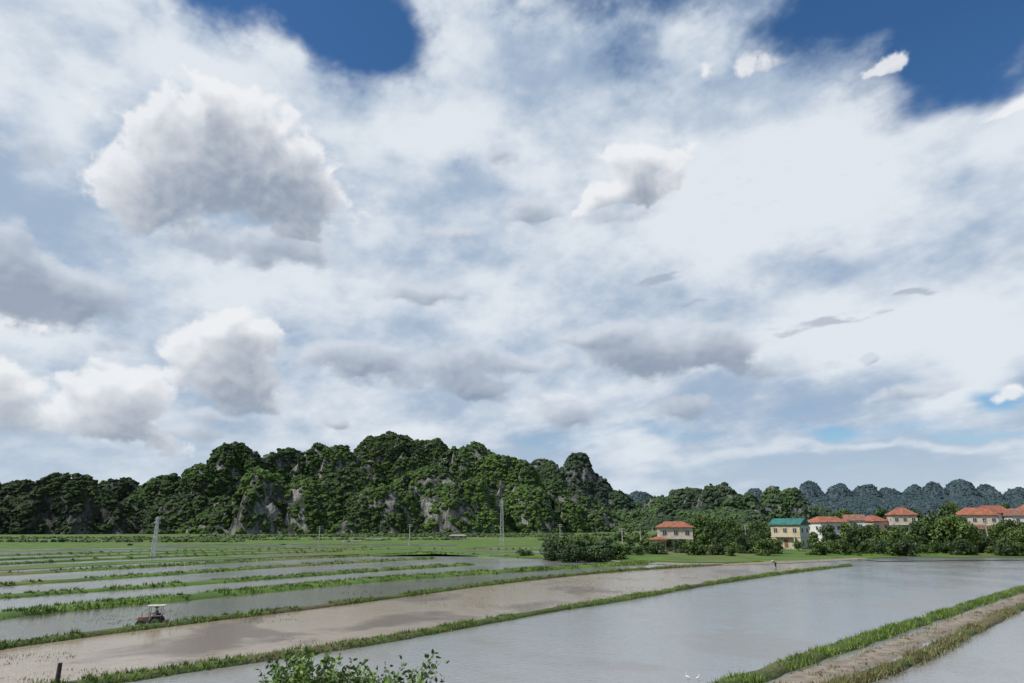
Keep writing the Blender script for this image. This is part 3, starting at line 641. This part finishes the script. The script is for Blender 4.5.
M_tred=simple("tractor_faded_paint",(.30,.17,.12),.6,.3,4); M_tgrey=simple("tractor_steel",(.28,.27,.25),.6,.25,4,metal=.3); M_tyre=simple("rubber",(.03,.03,.03),.85,.2); M_can=simple("canopy_cloth",(.46,.44,.40),.8,.2,3)
def wheel(par,x,y,r,w,cage=False):
    bm=bmesh.new(); rot=Matrix.Translation((x,y,r))@Matrix.Rotation(math.pi/2,4,'X')
    n=20
    ring=[]
    for prx,pry in [(r*.72,-w/2),(r*.95,-w/2),(r,-w*.3),(r,w*.3),(r*.95,w/2),(r*.72,w/2)]:
        ring.append([bm.verts.new(rot@Vector((prx*math.cos(2*math.pi*i/n),prx*math.sin(2*math.pi*i/n),pry))) for i in range(n)])
    for a in range(6):
        b=(a+1)%6
        for i in range(n): bm.faces.new((ring[a][i],ring[a][(i+1)%n],ring[b][(i+1)%n],ring[b][i]))
    for i in range(n):
        a=2*math.pi*i/n; m_=rot@Matrix.Rotation(a,4,'Z')@Matrix.Translation((r*1.02,0,0)); bmesh.ops.create_cube(bm,size=1,matrix=m_@Matrix.Diagonal((r*.1,.04,w*.95,1)))
    me=bpy.data.meshes.new("tyre"); bm.to_mesh(me); bm.free(); me.materials.append(M_tyre); o=link(bpy.data.objects.new("tyre",me)); o.parent=par
    bm=bmesh.new(); bmesh.ops.create_cone(bm,cap_ends=True,segments=20,radius1=r*.73,radius2=r*.73,depth=w*.5,matrix=rot); bmesh.ops.create_cone(bm,cap_ends=True,segments=12,radius1=r*.2,radius2=r*.15,depth=w*1.1,matrix=rot)
    me=bpy.data.meshes.new("wheel_hub"); bm.to_mesh(me); bm.free(); me.materials.append(M_tgrey); o=link(bpy.data.objects.new("wheel_hub",me)); o.parent=par
tx,ty=G(150,625)
T=link(bpy.data.objects.new("rice_field_tractor",None)); T.location=(tx,ty,-.14); T.rotation_euler=(0,0,R(195)); T.scale=(.8,.8,.72)
bx("engine_hood",(.62,0,.78),(.85,.5,.42),M_tred,T,.05); bx("grille",(1.06,0,.74),(.03,.4,.3),M_tgrey,T); bx("chassis",(.2,0,.5),(1.8,.4,.2),M_tgrey,T,.02)
bx("footplate",(-.15,0,.62),(.7,.95,.05),M_tgrey,T); bx("seat",(-.5,0,.92),(.42,.44,.08),M_tyre,T,.03); bx("seat_back",(-.7,0,1.12),(.07,.42,.36),M_tyre,T,.03); bx("seat_base",(-.5,0,.76),(.4,.36,.26),M_tred,T,.02)
for s in(-1,1):
    wheel(T,-.5,s*.66,.52,.3); wheel(T,.8,s*.52,.34,.2); bx("mudguard",(-.5,s*.66,1.1),(.95,.34,.04),M_tred,T,.01)
    for xx in(-.85,.15): bx("canopy_post",(xx,s*.42,1.35),(.045,.045,1.3),M_tgrey,T)
bx("canopy",(-.35,0,2.02),(1.5,1.15,.07),M_can,T,.03); bx("exhaust_pipe",(.75,.15,1.2),(.06,.06,.5),M_tgrey,T)
bx("steering_column",(.1,0,1.05),(.05,.05,.5),M_tgrey,T)
bm=bmesh.new(); bmesh.ops.create_cone(bm,cap_ends=False,segments=16,radius1=.19,radius2=.17,depth=.03,matrix=Matrix.Translation((.06,0,1.3))@Matrix.Rotation(-.4,4,'Y'))
me=bpy.data.meshes.new("steering_wheel"); bm.to_mesh(me); bm.free(); me.materials.append(M_tyre); o=link(bpy.data.objects.new("steering_wheel",me)); o.parent=T
bx("rotavator_frame",(-1.25,0,.5),(.3,1.5,.12),M_tred,T); bx("linkage_arm",(-1.,.0,.55),(.35,.08,.08),M_tgrey,T)
bm=bmesh.new(); bmesh.ops.create_cone(bm,cap_ends=True,segments=10,radius1=.06,radius2=.06,depth=1.4,matrix=Matrix.Translation((-1.25,0,.3))@Matrix.Rotation(math.pi/2,4,'X'))
for i in range(14): bmesh.ops.create_cube(bm,size=1,matrix=Matrix.Translation((-1.25,-.65+i*.1,.3))@Matrix.Rotation(i*1.3,4,'Y')@Matrix.Diagonal((.48,.03,.06,1)))
me=bpy.data.meshes.new("rotavator_tines"); bm.to_mesh(me); bm.free(); me.materials.append(M_tgrey); o=link(bpy.data.objects.new("rotavator_tines",me)); o.parent=T
person("tractor_driver",(-.5,0,1.06),0,sit,M_shirt,T)

M_feather=simple("white_feathers",(.7,.7,.68),.8,.05); M_bill=simple("bill_and_legs",(.1,.08,.03),.6,.1)
def egret(x,y,yaw):
    X,Y=G(x,y); e=link(bpy.data.objects.new("egret",None)); e.location=(X,Y,-.02); e.rotation_euler=(0,0,yaw); e.scale=(.42,.42,.42)
    v=dict(tail=(-.26,0,.30),rump=(-.16,0,.33),body=(0,0,.38),br=(.13,0,.42),n1=(.2,0,.5),n2=(.17,0,.6),n3=(.22,0,.68),hd=(.28,0,.70))
    ks=list(v); skin("body_and_neck",{'v':v,'e':list(zip(ks[:-1],ks[1:]))},dict(tail=.02,rump=.06,body=.09,br=.07,n1=.03,n2=.022,n3=.022,hd=.03),M_feather,e)
    bm=bmesh.new(); bmesh.ops.create_cone(bm,cap_ends=True,segments=8,radius1=.012,radius2=.001,depth=.1,matrix=Matrix.Translation((.36,0,.69))@Matrix.Rotation(math.pi/2,4,'Y'))
    for s in(-.035,.035):
        strut(bm,(0,s,.32),(-.03,s,.17),.009); strut(bm,(-.03,s,.17),(.01,s,-.02),.008)
    me=bpy.data.meshes.new("bill_and_legs"); bm.to_mesh(me); bm.free(); me.materials.append(M_bill); o=link(bpy.data.objects.new("bill_and_legs",me)); o.parent=e
egret(688,680,R(150)); egret(698,681,R(20));
